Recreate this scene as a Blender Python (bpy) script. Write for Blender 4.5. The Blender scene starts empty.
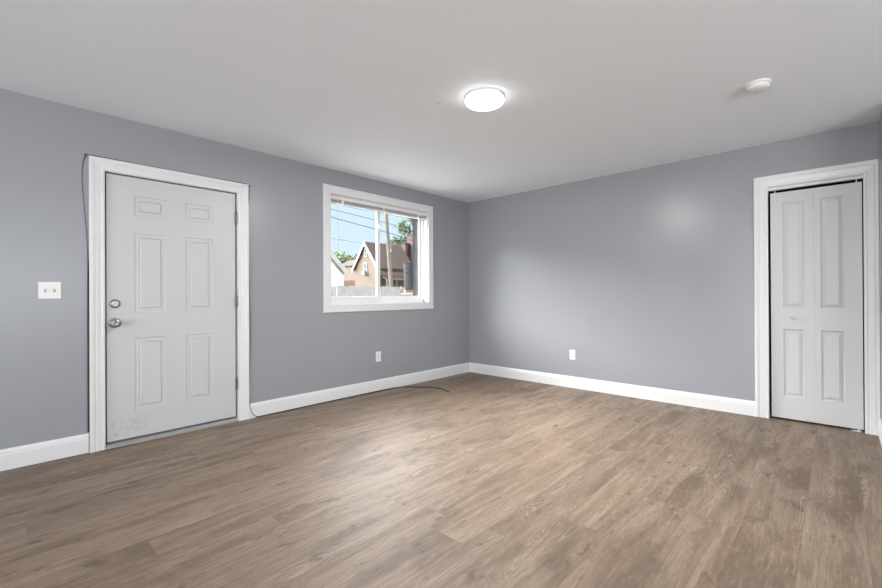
import bpy, bmesh, math, random
from mathutils import Vector, Matrix
random.seed(7)
scn = bpy.context.scene
COL = scn.collection

# ------------------------------------------------------------------ camera, sky, sun, daylight, exposure
cam = bpy.data.cameras.new('camera')
camo = bpy.data.objects.new('camera', cam)
COL.objects.link(camo)
F_PIX = 421.74
cam.sensor_width = 36.0
cam.lens = F_PIX * 36.0 / 882.0
cam.clip_start, cam.clip_end = 0.03, 500
fw = Vector((0.72877242, 0.68475072, 0.00268445))
rt = Vector((0.68475441, -0.72875672, -0.0050043))
up = Vector((0.00147039, -0.00548519, 0.99998388))
camo.matrix_world = Matrix(((rt.x, up.x, -fw.x, -4.7224), (rt.y, up.y, -fw.y, -3.8820), (rt.z, up.z, -fw.z, 1.1079), (0, 0, 0, 1)))
scn.camera = camo

SKY_LOW = (0.70, 0.87, 1.0)       # pale sky near the rooftops
SKY_HIGH = (0.58, 0.77, 0.98)
SKY_STRENGTH = 1.02
ADDED_SKY_GLOW = 45.0
ADDED_SKY_GLOW_NORTH = 23.0                 # sky lobes added out of view to light back wall and floor
SUN_STRENGTH = 4.4
FRONT_FILL = 500.0
SIDE_FILL = 260.0
LAMP_EMISSION = 8.5
LAMP_WATTS = 46.0
scn.view_settings.view_transform = 'Standard'
scn.view_settings.look = 'None'
scn.view_settings.exposure = 0.17
scn.view_settings.gamma = 1.0
scn.view_settings.use_curve_mapping = False
scn.cycles.use_denoising = True
scn.cycles.max_bounces = 10
scn.cycles.diffuse_bounces = 6
scn.cycles.transparent_max_bounces = 12
scn.cycles.sample_clamp_indirect = 6.0
scn.cycles.caustics_reflective = False
scn.cycles.caustics_refractive = False


class NT:
    """small helper for node trees"""
    def __init__(s, tree):
        s.t = tree
        s.n = tree.nodes
        s.l = tree.links

    def put(s, sock, v):
        if isinstance(v, bpy.types.NodeSocket):
            s.l.new(v, sock)
        else:
            if hasattr(sock, 'default_value') and not isinstance(v, (int, float)) and len(v) == 3 and sock.type == 'RGBA':
                v = (*v, 1)
            sock.default_value = v

    def node(s, kind, ins=None, **props):
        n = s.n.new(kind)
        for k, v in props.items():
            setattr(n, k, v)
        for k, v in (ins or {}).items():
            s.put(n.inputs[k], v)
        return n

    def math(s, op, a, b=0.0, c=None, clamp=False):
        n = s.n.new('ShaderNodeMath')
        n.operation = op
        n.use_clamp = clamp
        s.put(n.inputs[0], a)
        s.put(n.inputs[1], b)
        if c is not None:
            s.put(n.inputs[2], c)
        return n.outputs[0]

    def step(s, v, a, b, lo=0.0, hi=1.0):
        n = s.node('ShaderNodeMapRange', interpolation_type='SMOOTHSTEP')
        s.put(n.inputs[0], v)
        for i, q in enumerate((a, b, lo, hi)):
            n.inputs[i + 1].default_value = q
        return n.outputs[0]

    def mix(s, f, a, b, mode='MIX'):
        n = s.n.new('ShaderNodeMix')
        n.data_type = 'RGBA'
        n.blend_type = mode
        s.put(n.inputs[0], f)
        s.put(n.inputs[6], a)
        s.put(n.inputs[7], b)
        return n.outputs[2]


world = bpy.data.worlds.new('sky')
scn.world = world
world.use_nodes = True
W = NT(world.node_tree)
W.n.clear()
wdir = W.node('ShaderNodeTexCoord').outputs['Generated']
sep = W.node('ShaderNodeSeparateXYZ', {0: wdir})
blue = W.mix(W.step(sep.outputs[2], 0.0, 0.5), SKY_LOW, SKY_HIGH)
bg1 = W.node('ShaderNodeBackground', {'Color': blue, 'Strength': SKY_STRENGTH})
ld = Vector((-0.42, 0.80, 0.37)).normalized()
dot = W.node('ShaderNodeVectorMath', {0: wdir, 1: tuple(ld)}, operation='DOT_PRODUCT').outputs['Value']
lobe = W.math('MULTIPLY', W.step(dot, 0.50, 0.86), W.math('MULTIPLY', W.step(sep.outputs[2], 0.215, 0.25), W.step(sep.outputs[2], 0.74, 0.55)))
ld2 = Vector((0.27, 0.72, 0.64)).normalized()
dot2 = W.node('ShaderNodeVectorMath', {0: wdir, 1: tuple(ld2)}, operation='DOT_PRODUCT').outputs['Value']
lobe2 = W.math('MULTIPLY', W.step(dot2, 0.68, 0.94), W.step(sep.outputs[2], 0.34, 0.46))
glow = W.math('ADD', W.math('MULTIPLY', lobe, ADDED_SKY_GLOW), W.math('MULTIPLY', lobe2, ADDED_SKY_GLOW_NORTH))
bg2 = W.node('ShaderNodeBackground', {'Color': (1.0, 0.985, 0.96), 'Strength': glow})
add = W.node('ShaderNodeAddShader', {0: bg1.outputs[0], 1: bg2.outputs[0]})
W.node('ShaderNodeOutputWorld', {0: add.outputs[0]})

sun = bpy.data.lights.new('sun', 'SUN')
sun.energy = SUN_STRENGTH
sun.angle = math.radians(2)
sun.color = (1.0, 0.96, 0.9)
suno = bpy.data.objects.new('sun', sun)
COL.objects.link(suno)
suno.rotation_euler = Vector((-0.1, 0.75, -0.6)).to_track_quat('-Z', 'Y').to_euler()


def fill_light(name, loc, direction, sx, sy, watts, col=(0.96, 0.985, 1.0)):
    li = bpy.data.lights.new(name, 'AREA')
    li.shape = 'RECTANGLE'
    li.size, li.size_y = sx, sy
    li.energy = watts
    li.color = col
    o = bpy.data.objects.new(name, li)
    COL.objects.link(o)
    o.location = loc
    o.rotation_euler = Vector(direction).to_track_quat('-Z', 'Z').to_euler()
    return o


# daylight is added area fill, aimed up at the ceiling from unseen openings
fill_light('front_fill_light', (-11.57, -3.4, 1.3), (1, 0, 1.5), 4.4, 1.5, FRONT_FILL)
fill_light('side_fill_light', (-5.0, -7.57, 1.3), (0, 1, 1.9), 4.4, 1.5, SIDE_FILL)

# ------------------------------------------------------------------ materials


def material(name):
    m = bpy.data.materials.new(name)
    m.use_nodes = True
    t = NT(m.node_tree)
    t.n.clear()
    out = t.node('ShaderNodeOutputMaterial')
    return m, t, out


def pbr(name, col, rough=0.5, spec=0.5, metal=0.0, var=0.04, scale=6.0, bump=0.0, bscale=200.0):
    m, t, out = material(name)
    pos = t.node('ShaderNodeNewGeometry').outputs['Position']
    nz = t.node('ShaderNodeTexNoise', {'Vector': pos, 'Scale': scale, 'Detail': 4.0})
    c2 = tuple(max(0, c * (1 - var * 2)) for c in col)
    c1 = tuple(min(1, c * (1 + var)) for c in col)
    b = t.node('ShaderNodeBsdfPrincipled', {'Base Color': t.mix(nz.outputs[0], c1, c2), 'Roughness': rough, 'Metallic': metal})
    b.inputs['Specular IOR Level'].default_value = spec
    if bump:
        n2 = t.node('ShaderNodeTexNoise', {'Vector': pos, 'Scale': bscale, 'Detail': 3.0})
        bp = t.node('ShaderNodeBump', {'Height': n2.outputs[0], 'Strength': bump, 'Distance': 0.002})
        t.put(b.inputs['Normal'], bp.outputs[0])
    t.put(out.inputs[0], b.outputs[0])
    return m


M = {}
M['wall'] = pbr('grey_wall_paint', (0.295, 0.304, 0.327), 0.30, 0.45, var=0.015, scale=2.0, bump=0.12, bscale=120)
M['white'] = pbr('white_semi_gloss_paint', (0.70, 0.70, 0.705), 0.35, 0.5, var=0.01, bump=0.03, bscale=60)
M['closet_white'] = pbr('white_door_paint', (0.545, 0.545, 0.55), 0.4, 0.5, var=0.01)
M['vinyl'] = pbr('white_window_vinyl', (0.72, 0.72, 0.72), 0.35, 0.5, var=0.01)
M['plastic'] = pbr('white_plastic', (0.80, 0.80, 0.78), 0.4, 0.5, var=0.01)
M['plastic_grey'] = pbr('pale_grey_plastic_insert', (0.70, 0.70, 0.69), 0.4, 0.5, var=0.02)  # slightly greyer plastic than the cover plates
M['slot'] = pbr('dark_slot', (0.28, 0.28, 0.28), 0.6, 0.3)
M['black'] = pbr('gap_shade_black', (0.012, 0.012, 0.013), 0.7, 0.3)  # black for the door gap, where only shade shows
M['nickel'] = pbr('satin_nickel', (0.34, 0.335, 0.33), 0.32, 0.5, metal=1.0, var=0.05)
M['brass_dull'] = pbr('dull_grey_hinge_metal', (0.16, 0.155, 0.15), 0.45, 0.5, metal=0.7, var=0.1)
M['threshold'] = pbr('aluminium_threshold', (0.28, 0.28, 0.275), 0.45, 0.5, metal=0.4, var=0.06, scale=20)
M['sweep'] = pbr('grey_door_sweep', (0.10, 0.105, 0.12), 0.6, 0.4)
M['cable'] = pbr('black_cable_sheath', (0.035, 0.026, 0.022), 0.5, 0.4)
M['blind'] = pbr('white_blind_slats', (0.74, 0.735, 0.73), 0.5, 0.4, var=0.02)
M['clear'] = pbr('clear_wand_plastic', (0.55, 0.58, 0.60), 0.2, 0.5)
M['dark_ext'] = pbr('dark_grey_outside_wall', (0.022, 0.0225, 0.024), 0.9, 0.05, var=0.1, scale=20)
M['closet_dark'] = pbr('closet_interior_shade', (0.03, 0.03, 0.03), 0.8, 0.2)  # near-black stands in for the shade inside the closet


def entry_paint():
    m, t, out = material('white_entry_door_paint')
    pos = t.node('ShaderNodeNewGeometry').outputs['Position']
    s = t.node('ShaderNodeSeparateXYZ', {0: pos})
    nz = t.node('ShaderNodeTexNoise', {'Vector': pos, 'Scale': 26.0, 'Detail': 6.0, 'Roughness': 0.7})
    # scuffs kicked into the lower latch-side corner
    mx = t.math('MULTIPLY', t.step(s.outputs[0], -4.15, -4.10), t.step(s.outputs[0], -3.86, -3.95))
    mz = t.math('MULTIPLY', t.step(s.outputs[2], 0.05, 0.10), t.step(s.outputs[2], 0.24, 0.15))
    f = t.math('MULTIPLY', t.math('MULTIPLY', mx, mz), t.step(nz.outputs[0], 0.44, 0.68, 0, 0.42))
    b = t.node('ShaderNodeBsdfPrincipled', {'Base Color': t.mix(f, (0.53, 0.53, 0.53), (0.24, 0.265, 0.26)), 'Roughness': 0.42})
    n2 = t.node('ShaderNodeTexNoise', {'Vector': pos, 'Scale': 90.0, 'Detail': 2.0})
    bp = t.node('ShaderNodeBump', {'Height': n2.outputs[0], 'Strength': 0.04, 'Distance': 0.002})
    t.put(b.inputs['Normal'], bp.outputs[0])
    t.put(out.inputs[0], b.outputs[0])
    return m


M['entry'] = entry_paint()


def ceiling_paint():
    m, t, out = material('flat_white_ceiling_paint')
    pos = t.node('ShaderNodeNewGeometry').outputs['Position']
    s = t.node('ShaderNodeSeparateXYZ', {0: pos})
    # small scratched nick in the paint, a hand's breadth from the lamp
    dx = t.math('SUBTRACT', s.outputs[0], -2.600)
    dy = t.math('SUBTRACT', s.outputs[1], -1.872)
    nz = t.node('ShaderNodeTexNoise', {'Vector': pos, 'Scale': 60.0, 'Detail': 4.0})
    a = t.math('MULTIPLY', t.math('ADD', t.math('MULTIPLY', dx, 0.45), t.math('MULTIPLY', dy, -0.89)), 38.0)
    c = t.math('MULTIPLY', t.math('ADD', t.math('MULTIPLY', dx, 0.89), t.math('MULTIPLY', dy, 0.45)), 130.0)
    r = t.math('SQRT', t.math('ADD', t.math('MULTIPLY', a, a), t.math('MULTIPLY', c, c)))
    r = t.math('ADD', r, t.math('MULTIPLY', nz.outputs[0], 0.9))
    f = t.step(r, 1.4, 0.7, 0.0, 0.6)
    b = t.node('ShaderNodeBsdfPrincipled', {'Base Color': t.mix(f, (0.85, 0.89, 0.94), (0.22, 0.21, 0.20)), 'Roughness': 0.7})
    b.inputs['Specular IOR Level'].default_value = 0.25
    n2 = t.node('ShaderNodeTexNoise', {'Vector': pos, 'Scale': 2.2, 'Detail': 3.0})
    bp = t.node('ShaderNodeBump', {'Height': n2.outputs[0], 'Strength': 0.25, 'Distance': 0.02})
    t.put(b.inputs['Normal'], bp.outputs[0])
    t.put(out.inputs[0], b.outputs[0])
    return m


M['ceiling'] = ceiling_paint()


def floor_planks():
    m, t, out = material('greige_oak_laminate')
    PW, PL = 0.2175, 1.42
    pos = t.node('ShaderNodeNewGeometry').outputs['Position']
    s = t.node('ShaderNodeSeparateXYZ', {0: pos})
    X, Y = s.outputs[0], s.outputs[1]
    v = t.math('DIVIDE', t.math('ADD', Y, 2.452 + PW * 40), PW)
    row = t.math('FLOOR', v)
    vf = t.math('FRACT', v)
    r1 = t.node('ShaderNodeTexWhiteNoise', {'W': row}, noise_dimensions='1D').outputs['Value']
    uu = t.math('DIVIDE', t.math('ADD', t.math('ADD', X, 20.0), t.math('MULTIPLY', r1, PL)), PL)
    colm = t.math('FLOOR', uu)
    uf = t.math('FRACT', uu)
    pid = t.node('ShaderNodeCombineXYZ', {0: row, 1: colm, 2: 3.7}).outputs[0]
    wn = t.node('ShaderNodeTexWhiteNoise', {'Vector': pid}, noise_dimensions='3D')
    rnd = wn.outputs['Value']
    rs = t.node('ShaderNodeSeparateColor', {0: wn.outputs['Color']})
    # coordinates along each board with a jump from board to board
    bx = t.math('ADD', X, t.math('MULTIPLY', rnd, 31.0))
    by = t.math('ADD', Y, t.math('MULTIPLY', rs.outputs[1], 17.0))
    gv = t.node('ShaderNodeCombineXYZ', {0: t.math('MULTIPLY', bx, 0.9), 1: t.math('MULTIPLY', by, 7.0), 2: rnd}).outputs[0]
    warp = t.node('ShaderNodeTexNoise', {'Vector': gv, 'Scale': 1.2, 'Detail': 1.5, 'Roughness': 0.35}).outputs[0]
    # long soft streaks
    gv2 = t.node('ShaderNodeCombineXYZ', {0: t.math('MULTIPLY', bx, 0.9), 1: t.math('ADD', t.math('MULTIPLY', by, 14.0), t.math('MULTIPLY', warp, 2.5)), 2: rnd}).outputs[0]
    streak = t.node('ShaderNodeTexNoise', {'Vector': gv2, 'Scale': 1.5, 'Detail': 5.0, 'Roughness': 0.62}).outputs[0]
    # fine pores
    gv3 = t.node('ShaderNodeCombineXYZ', {0: t.math('MULTIPLY', bx, 5.0), 1: t.math('MULTIPLY', by, 150.0), 2: rnd}).outputs[0]
    pore = t.node('ShaderNodeTexNoise', {'Vector': gv3, 'Scale': 1.6, 'Detail': 4.0, 'Roughness': 0.65}).outputs[0]
    # arching growth rings
    rings = t.math('SINE', t.math('MULTIPLY', t.math('ADD', t.math('MULTIPLY', warp, 1.0), t.math('MULTIPLY', streak, 0.03)), 210.0))
    cath = t.math('MULTIPLY', t.step(rings, 0.25, 1.0), t.step(warp, 0.56, 0.66))
    # knots and smoky patches
    kv = t.node('ShaderNodeCombineXYZ', {0: t.math('MULTIPLY', bx, 1.0), 1: t.math('MULTIPLY', by, 2.6), 2: rnd}).outputs[0]
    knot = t.node('ShaderNodeTexNoise', {'Vector': kv, 'Scale': 4.6, 'Detail': 5.0, 'Roughness': 0.66}).outputs[0]
    smoke = t.node('ShaderNodeTexNoise', {'Vector': kv, 'Scale': 1.6, 'Detail': 3.0}).outputs[0]
    base = t.mix(t.step(streak, 0.30, 0.70), (0.178, 0.123, 0.084), (0.282, 0.214, 0.158))
    base = t.mix(t.math('MULTIPLY', t.step(smoke, 0.50, 0.66), 0.72), base, (0.118, 0.082, 0.056))
    base = t.mix(t.math('MULTIPLY', t.step(knot, 0.57, 0.70), 0.82), base, (0.065, 0.045, 0.032))
    base = t.mix(t.math('MULTIPLY', cath, 0.42), base, (0.42, 0.345, 0.275))
    base = t.mix(t.math('MULTIPLY', t.step(pore, 0.44, 0.66), 0.42), base, (0.115, 0.082, 0.060))
    gv4 = t.node('ShaderNodeCombineXYZ', {0: t.math('MULTIPLY', bx, 9.0), 1: t.math('MULTIPLY', by, 42.0), 2: rnd}).outputs[0]
    fleck = t.node('ShaderNodeTexNoise', {'Vector': gv4, 'Scale': 1.7, 'Detail': 6.0, 'Roughness': 0.75}).outputs[0]
    base = t.mix(t.step(fleck, 0.50, 0.72, 0.0, 0.42), base, (0.115, 0.078, 0.052))
    base = t.mix(t.step(fleck, 0.50, 0.30, 0.0, 0.32), base, (0.40, 0.315, 0.24))
    tone = t.math('ADD', 0.92, t.math('MULTIPLY', rs.outputs[0], 0.15))
    base = t.mix(1.0, base, t.node('ShaderNodeCombineColor', {0: tone, 1: tone, 2: tone}).outputs[0], 'MULTIPLY')
    ev = t.math('MULTIPLY', t.math('MINIMUM', vf, t.math('SUBTRACT', 1.0, vf)), PW)
    eu = t.math('MULTIPLY', t.math('MINIMUM', uf, t.math('SUBTRACT', 1.0, uf)), PL)
    edge = t.step(t.math('MINIMUM', ev, eu), 0.0004, 0.0018, 1.0, 0.0)
    base = t.mix(t.math('MULTIPLY', edge, 0.45), base, (0.10, 0.072, 0.055))
    rough = t.math('ADD', 0.43, t.math('MULTIPLY', pore, 0.16))
    b = t.node('ShaderNodeBsdfPrincipled', {'Base Color': base, 'Roughness': rough})
    b.inputs['Specular IOR Level'].default_value = 0.36
    h = t.math('MULTIPLY', edge, -1.0)
    bp = t.node('ShaderNodeBump', {'Height': h, 'Strength': 0.25, 'Distance': 0.001})
    t.put(b.inputs['Normal'], bp.outputs[0])
    t.put(out.inputs[0], b.outputs[0])
    return m


M['floor'] = floor_planks()


def glass_mat():
    m, t, out = material('window_glass')
    tr = t.node('ShaderNodeBsdfTransparent', {'Color': (0.98, 0.985, 0.99)})
    gl = t.node('ShaderNodeBsdfGlossy', {'Roughness': 0.02})
    back = t.node('ShaderNodeNewGeometry').outputs['Backfacing']
    ior = t.node('ShaderNodeMapRange', {0: back, 3: 1.45, 4: 1 / 1.45}).outputs[0]
    fr = t.node('ShaderNodeFresnel', {'IOR': ior})
    mx = t.node('ShaderNodeMixShader', {0: fr.outputs[0], 1: tr.outputs[0], 2: gl.outputs[0]})
    t.put(out.inputs[0], mx.outputs[0])
    return m


M['glass'] = glass_mat()


def lamp_mat():
    m, t, out = material('lit_lamp_diffuser')
    e = t.node('ShaderNodeEmission', {'Color': (1.0, 0.985, 0.96), 'Strength': LAMP_EMISSION})
    t.put(out.inputs[0], e.outputs[0])
    return m


M['lamp'] = lamp_mat()


def lap_siding(name, col, pitch=0.14, gap=0.25):
    m, t, out = material(name)
    pos = t.node('ShaderNodeNewGeometry').outputs['Position']
    s = t.node('ShaderNodeSeparateXYZ', {0: pos})
    f = t.math('FRACT', t.math('DIVIDE', s.outputs[2], pitch))
    g = t.step(f, 0.0, 0.12, gap, 0.0)
    nz = t.node('ShaderNodeTexNoise', {'Vector': pos, 'Scale': 0.8, 'Detail': 4.0}).outputs[0]
    c = t.mix(nz, col, tuple(q * 0.88 for q in col))
    c = t.mix(g, c, tuple(q * 0.5 for q in col))
    b = t.node('ShaderNodeBsdfPrincipled', {'Base Color': c, 'Roughness': 0.8})
    t.put(out.inputs[0], b.outputs[0])
    return m


def brick_mat(name, c1, c2, mortar, scale=1.0, msize=0.012):
    m, t, out = material(name)
    tc = t.node('ShaderNodeNewGeometry').outputs['Position']
    s = t.node('ShaderNodeSeparateXYZ', {0: tc})
    vec = t.node('ShaderNodeCombineXYZ', {0: t.math('ADD', s.outputs[0], s.outputs[1]), 1: s.outputs[2], 2: 0.0}).outputs[0]
    br = t.node('ShaderNodeTexBrick', {'Vector': vec, 'Color1': (*c1, 1), 'Color2': (*c2, 1), 'Mortar': (*mortar, 1), 'Scale': scale,
                                       'Mortar Size': msize, 'Brick Width': 0.21, 'Row Height': 0.075})
    b = t.node('ShaderNodeBsdfPrincipled', {'Base Color': br.outputs[0], 'Roughness': 0.85})
    t.put(out.inputs[0], b.outputs[0])
    return m


M['tan'] = lap_siding('tan_lap_siding', (0.125, 0.086, 0.066), 0.16, 0.3)
M['white_siding'] = lap_siding('white_lap_siding', (0.72, 0.70, 0.675), 0.14, 0.12)
M['roof'] = pbr('brown_shingles', (0.085, 0.060, 0.053), 0.9, 0.1, var=0.15, scale=1.2)
M['roof_light'] = pbr('grey_shingles', (0.16, 0.15, 0.145), 0.9, 0.1, var=0.15, scale=1.2)
M['ext_trim'] = pbr('white_outdoor_trim', (0.42, 0.42, 0.41), 0.6, 0.3)
M['ext_glass'] = pbr('dark_house_window', (0.10, 0.12, 0.14), 0.15, 0.5)
M['porch_dark'] = pbr('porch_shade_and_wing_roof', (0.04, 0.03, 0.028), 0.9, 0.1)  # porch shade put into the colour; the wing roof shares it
M['red_lower'] = pbr('red_brown_siding', (0.09, 0.05, 0.04), 0.9, 0.1)
M['brick'] = brick_mat('red_brick', (0.085, 0.038, 0.038), (0.068, 0.033, 0.034), (0.085, 0.055, 0.054))
M['pier'] = brick_mat('red_brick_pale_mortar', (0.075, 0.018, 0.014), (0.045, 0.013, 0.011), (0.17, 0.165, 0.16), 1.0, 0.016)
M['bucket'] = pbr('grey_bucket_plastic', (0.024, 0.0255, 0.028), 0.75, 0.1, var=0.08)
M['fence'] = pbr('weathered_grey_wood', (0.27, 0.265, 0.26), 0.9, 0.1, var=0.16, scale=7)
M['pole'] = pbr('weathered_pole_wood', (0.17, 0.155, 0.145), 0.9, 0.1, var=0.15, scale=4)
M['wire'] = pbr('black_wire', (0.05, 0.05, 0.055), 0.7, 0.2)
M['bark'] = pbr('bark', (0.16, 0.12, 0.09), 0.9, 0.1)
M['ground'] = pbr('dry_lawn', (0.10, 0.115, 0.06), 0.95, 0.1, var=0.3, scale=1.5)
M['reflector'] = pbr('pale_bounce_ground', (0.45, 0.44, 0.42), 0.9, 0.1, var=0.08, scale=3)
M['leaf_a'] = pbr('yellow_green_leaves', (0.15, 0.19, 0.05), 0.8, 0.2, var=0.35, scale=0.9)
M['leaf_b'] = pbr('mid_green_leaves', (0.10, 0.155, 0.06), 0.8, 0.2, var=0.35, scale=0.9)
M['leaf_c'] = pbr('grey_green_leaves', (0.13, 0.18, 0.095), 0.8, 0.2, var=0.35, scale=0.9)


# ------------------------------------------------------------------ mesh helpers
class MB:
    def __init__(s):
        s.bm = bmesh.new()

    def face(s, pts):
        return s.bm.faces.new([s.bm.verts.new(p) for p in pts])

    def box(s, x0, x1, y0, y1, z0, z1):
        x0, x1 = sorted((x0, x1)); y0, y1 = sorted((y0, y1)); z0, z1 = sorted((z0, z1))
        v = [s.bm.verts.new((x, y, z)) for z in (z0, z1) for y in (y0, y1) for x in (x0, x1)]
        for f in ((0, 2, 3, 1), (4, 5, 7, 6), (0, 1, 5, 4), (2, 6, 7, 3), (0, 4, 6, 2), (1, 3, 7, 5)):
            s.bm.faces.new([v[i] for i in f])
        return s

    def prism(s, poly, axis, a, b):
        """extrude a closed 2D polygon along axis 0/1/2 from a to b"""
        def P(u, w, q):
            r = [u, w]
            r.insert(axis, q)
            return r
        A = [s.bm.verts.new(P(u, w, a)) for u, w in poly]
        B = [s.bm.verts.new(P(u, w, b)) for u, w in poly]
        n = len(poly)
        for i in range(n):
            s.bm.faces.new((A[i], A[(i + 1) % n], B[(i + 1) % n], B[i]))
        s.bm.faces.new(A[::-1])
        s.bm.faces.new(B)
        return s

    def lathe(s, prof, origin, axis=(0, 0, 1), seg=32):
        """prof: (radius, height along axis)"""
        ax = Vector(axis).normalized()
        e1 = ax.orthogonal().normalized()
        e2 = ax.cross(e1)
        o = Vector(origin)
        rings = []
        for r, h in prof:
            if r < 1e-6:
                rings.append([s.bm.verts.new(o + ax * h)])
            else:
                rings.append([s.bm.verts.new(o + ax * h + (e1 * math.cos(2 * math.pi * k / seg) + e2 * math.sin(2 * math.pi * k / seg)) * r) for k in range(seg)])
        for A, B in zip(rings, rings[1:]):
            for k in range(seg):
                k2 = (k + 1) % seg
                q = [A[k % len(A)], A[k2 % len(A)], B[k2 % len(B)], B[k % len(B)]]
                u = []
                for vv in q:
                    if vv not in u:
                        u.append(vv)
                if len(u) > 2:
                    s.bm.faces.new(u)
        for R in (rings[0], rings[-1]):
            if len(R) > 2:
                s.bm.faces.new(R)
        return s

    def cyl(s, a, b, r, r2=None, seg=16):
        a, b = Vector(a), Vector(b)
        L = (b - a).length
        return s.lathe([(r, 0), (r if r2 is None else r2, L)], a, b - a, seg)

    def tube(s, pts, rad, seg=8, smooth=6):
        """pts through a Catmull-Rom spline; rad number or list per point"""
        P = [Vector(p) for p in pts]
        Rr = rad if isinstance(rad, (list, tuple)) else [rad] * len(P)
        Q, RR = [], []
        for i in range(len(P) - 1):
            p0, p1, p2, p3 = P[max(i - 1, 0)], P[i], P[i + 1], P[min(i + 2, len(P) - 1)]
            for k in range(smooth):
                u = k / smooth
                Q.append(0.5 * ((2 * p1) + (p2 - p0) * u + (2 * p0 - 5 * p1 + 4 * p2 - p3) * u * u + (3 * p1 - p0 - 3 * p2 + p3) * u ** 3))
                RR.append(Rr[i] * (1 - u) + Rr[i + 1] * u)
        Q.append(P[-1]); RR.append(Rr[-1])
        prev = None
        n0 = None
        for i, q in enumerate(Q):
            d = (Q[min(i + 1, len(Q) - 1)] - Q[max(i - 1, 0)]).normalized()
            n0 = d.orthogonal().normalized() if n0 is None else (n0 - d * n0.dot(d)).normalized()
            b = d.cross(n0)
            ring = [s.bm.verts.new(q + (n0 * math.cos(2 * math.pi * k / seg) + b * math.sin(2 * math.pi * k / seg)) * RR[i]) for k in range(seg)]
            if prev:
                for k in range(seg):
                    s.bm.faces.new((prev[k], prev[(k + 1) % seg], ring[(k + 1) % seg], ring[k]))
            else:
                s.bm.faces.new(ring[::-1])
            prev = ring
        s.bm.faces.new(prev)
        return s

    def sweep(s, path, prof, inward, normal):
        """mitred trim: prof (u across away from the opening, v off the wall) along path; u points along -inward"""
        nrm = Vector(normal)
        P = [Vector(p) for p in path]
        closed = (P[0] - P[-1]).length < 1e-6
        if closed:
            P = P[:-1]
        n = len(P)
        rings = []
        for i in range(n):
            dirs = []
            if closed or i > 0:
                dirs.append((P[i] - P[i - 1]).normalized())
            if closed or i < n - 1:
                dirs.append((P[(i + 1) % n] - P[i]).normalized())
            offs = [d.cross(nrm) * inward for d in dirs]
            if len(offs) == 2:
                o = offs[0] + offs[1]
                o = o / (o.dot(offs[0]))
            else:
                o = offs[0]
            rings.append([s.bm.verts.new(P[i] + o * u + nrm * v) for u, v in prof])
        m = len(prof)
        for i in range(n if closed else n - 1):
            A, B = rings[i], rings[(i + 1) % n]
            for k in range(m):
                s.bm.faces.new((A[k], A[(k + 1) % m], B[(k + 1) % m], B[k]))
        if not closed:
            s.bm.faces.new(rings[0][::-1])
            s.bm.faces.new(rings[-1])
        return s

    def panel_slab(s, u0, u1, z0, z1, panels, prof, place, thick):
        """door slab with stamped panels; place(u, z, d) -> world point, d measured out of the face"""
        us = sorted({u0, u1, *[p[0] for p in panels], *[p[1] for p in panels]})
        zs = sorted({z0, z1, *[p[2] for p in panels], *[p[3] for p in panels]})
        for i in range(len(us) - 1):
            for j in range(len(zs) - 1):
                cu, cz = (us[i] + us[i + 1]) / 2, (zs[j] + zs[j + 1]) / 2
                if any(p[0] < cu < p[1] and p[2] < cz < p[3] for p in panels):
                    continue
                s.face([place(us[i], zs[j], 0), place(us[i + 1], zs[j], 0), place(us[i + 1], zs[j + 1], 0), place(us[i], zs[j + 1], 0)])
        for a, b, c, d in panels:
            prev = None
            for ins, dep in prof:
                ring = [s.bm.verts.new(place(*q, dep)) for q in ((a + ins, c + ins), (b - ins, c + ins), (b - ins, d - ins), (a + ins, d - ins))]
                if prev:
                    for k in range(4):
                        s.bm.faces.new((prev[k], prev[(k + 1) % 4], ring[(k + 1) % 4], ring[k]))
                prev = ring
            s.bm.faces.new(prev)
        c = [(u0, z0), (u1, z0), (u1, z1), (u0, z1)]
        for k in range(4):
            a, b = c[k], c[(k + 1) % 4]
            s.face([place(*a, 0), place(*a, -thick), place(*b, -thick), place(*b, 0)])
        s.face([place(*q, -thick) for q in c[::-1]])
        return s

    def build(s, name, mat, parent=None, at=None, smooth=False, bevel=0.0, weld=True):
        if weld:
            bmesh.ops.remove_doubles(s.bm, verts=s.bm.verts, dist=1e-5)
        bmesh.ops.recalc_face_normals(s.bm, faces=s.bm.faces)
        base = Vector((0, 0, 0))
        q = parent
        while q is not None:
            base += q.location
            q = q.parent
        loc = Vector(at) - base if at is not None else Vector((0, 0, 0))
        s.bm.transform(Matrix.Translation(-(base + loc)))
        me = bpy.data.meshes.new(name)
        s.bm.to_mesh(me)
        s.bm.free()
        me.materials.append(M[mat])
        if smooth:
            for p in me.polygons:
                p.use_smooth = True
            me.set_sharp_from_angle(angle=math.radians(38))
        o = bpy.data.objects.new(name, me)
        COL.objects.link(o)
        o.parent = parent
        o.location = loc
        if bevel:
            b = o.modifiers.new('edge', 'BEVEL')
            b.width = bevel
            b.segments = 2
            b.limit_method = 'ANGLE'
        return o


def tag(o, label=None, cat=None, group=None, kind=None):
    if label:
        o['label'] = label
    if cat:
        o['category'] = cat
    if group:
        o['group'] = group
    if kind:
        o['kind'] = kind
    return o


def empty(name, loc, label, cat, group=None, kind=None):
    o = bpy.data.objects.new(name, None)
    COL.objects.link(o)
    o.location = loc
    o.empty_display_size = 0.1
    return tag(o, label, cat, group, kind)


def struct(mb, name, mat, label, cat, **k):
    return tag(mb.build(name, mat, **k), label, cat, kind='structure')


# ------------------------------------------------------------------ room shell
H = 2.44
XF = -11.5          # wall behind the camera
YR = -4.123        # short right wall just past the closet
XR = -0.45          # where that wall ends and the room opens out
YS = -7.5          # far side of the opened-out part
DX0, DX1, DZ = -4.178, -3.214, 2.04       # rough opening of the entry door
WX0, WX1, WZ0, WZ1 = -2.288, -0.835, 1.013, 2.188
CY0, CY1, CZ = -4.046, -3.430, 2.055      # closet opening

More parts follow.
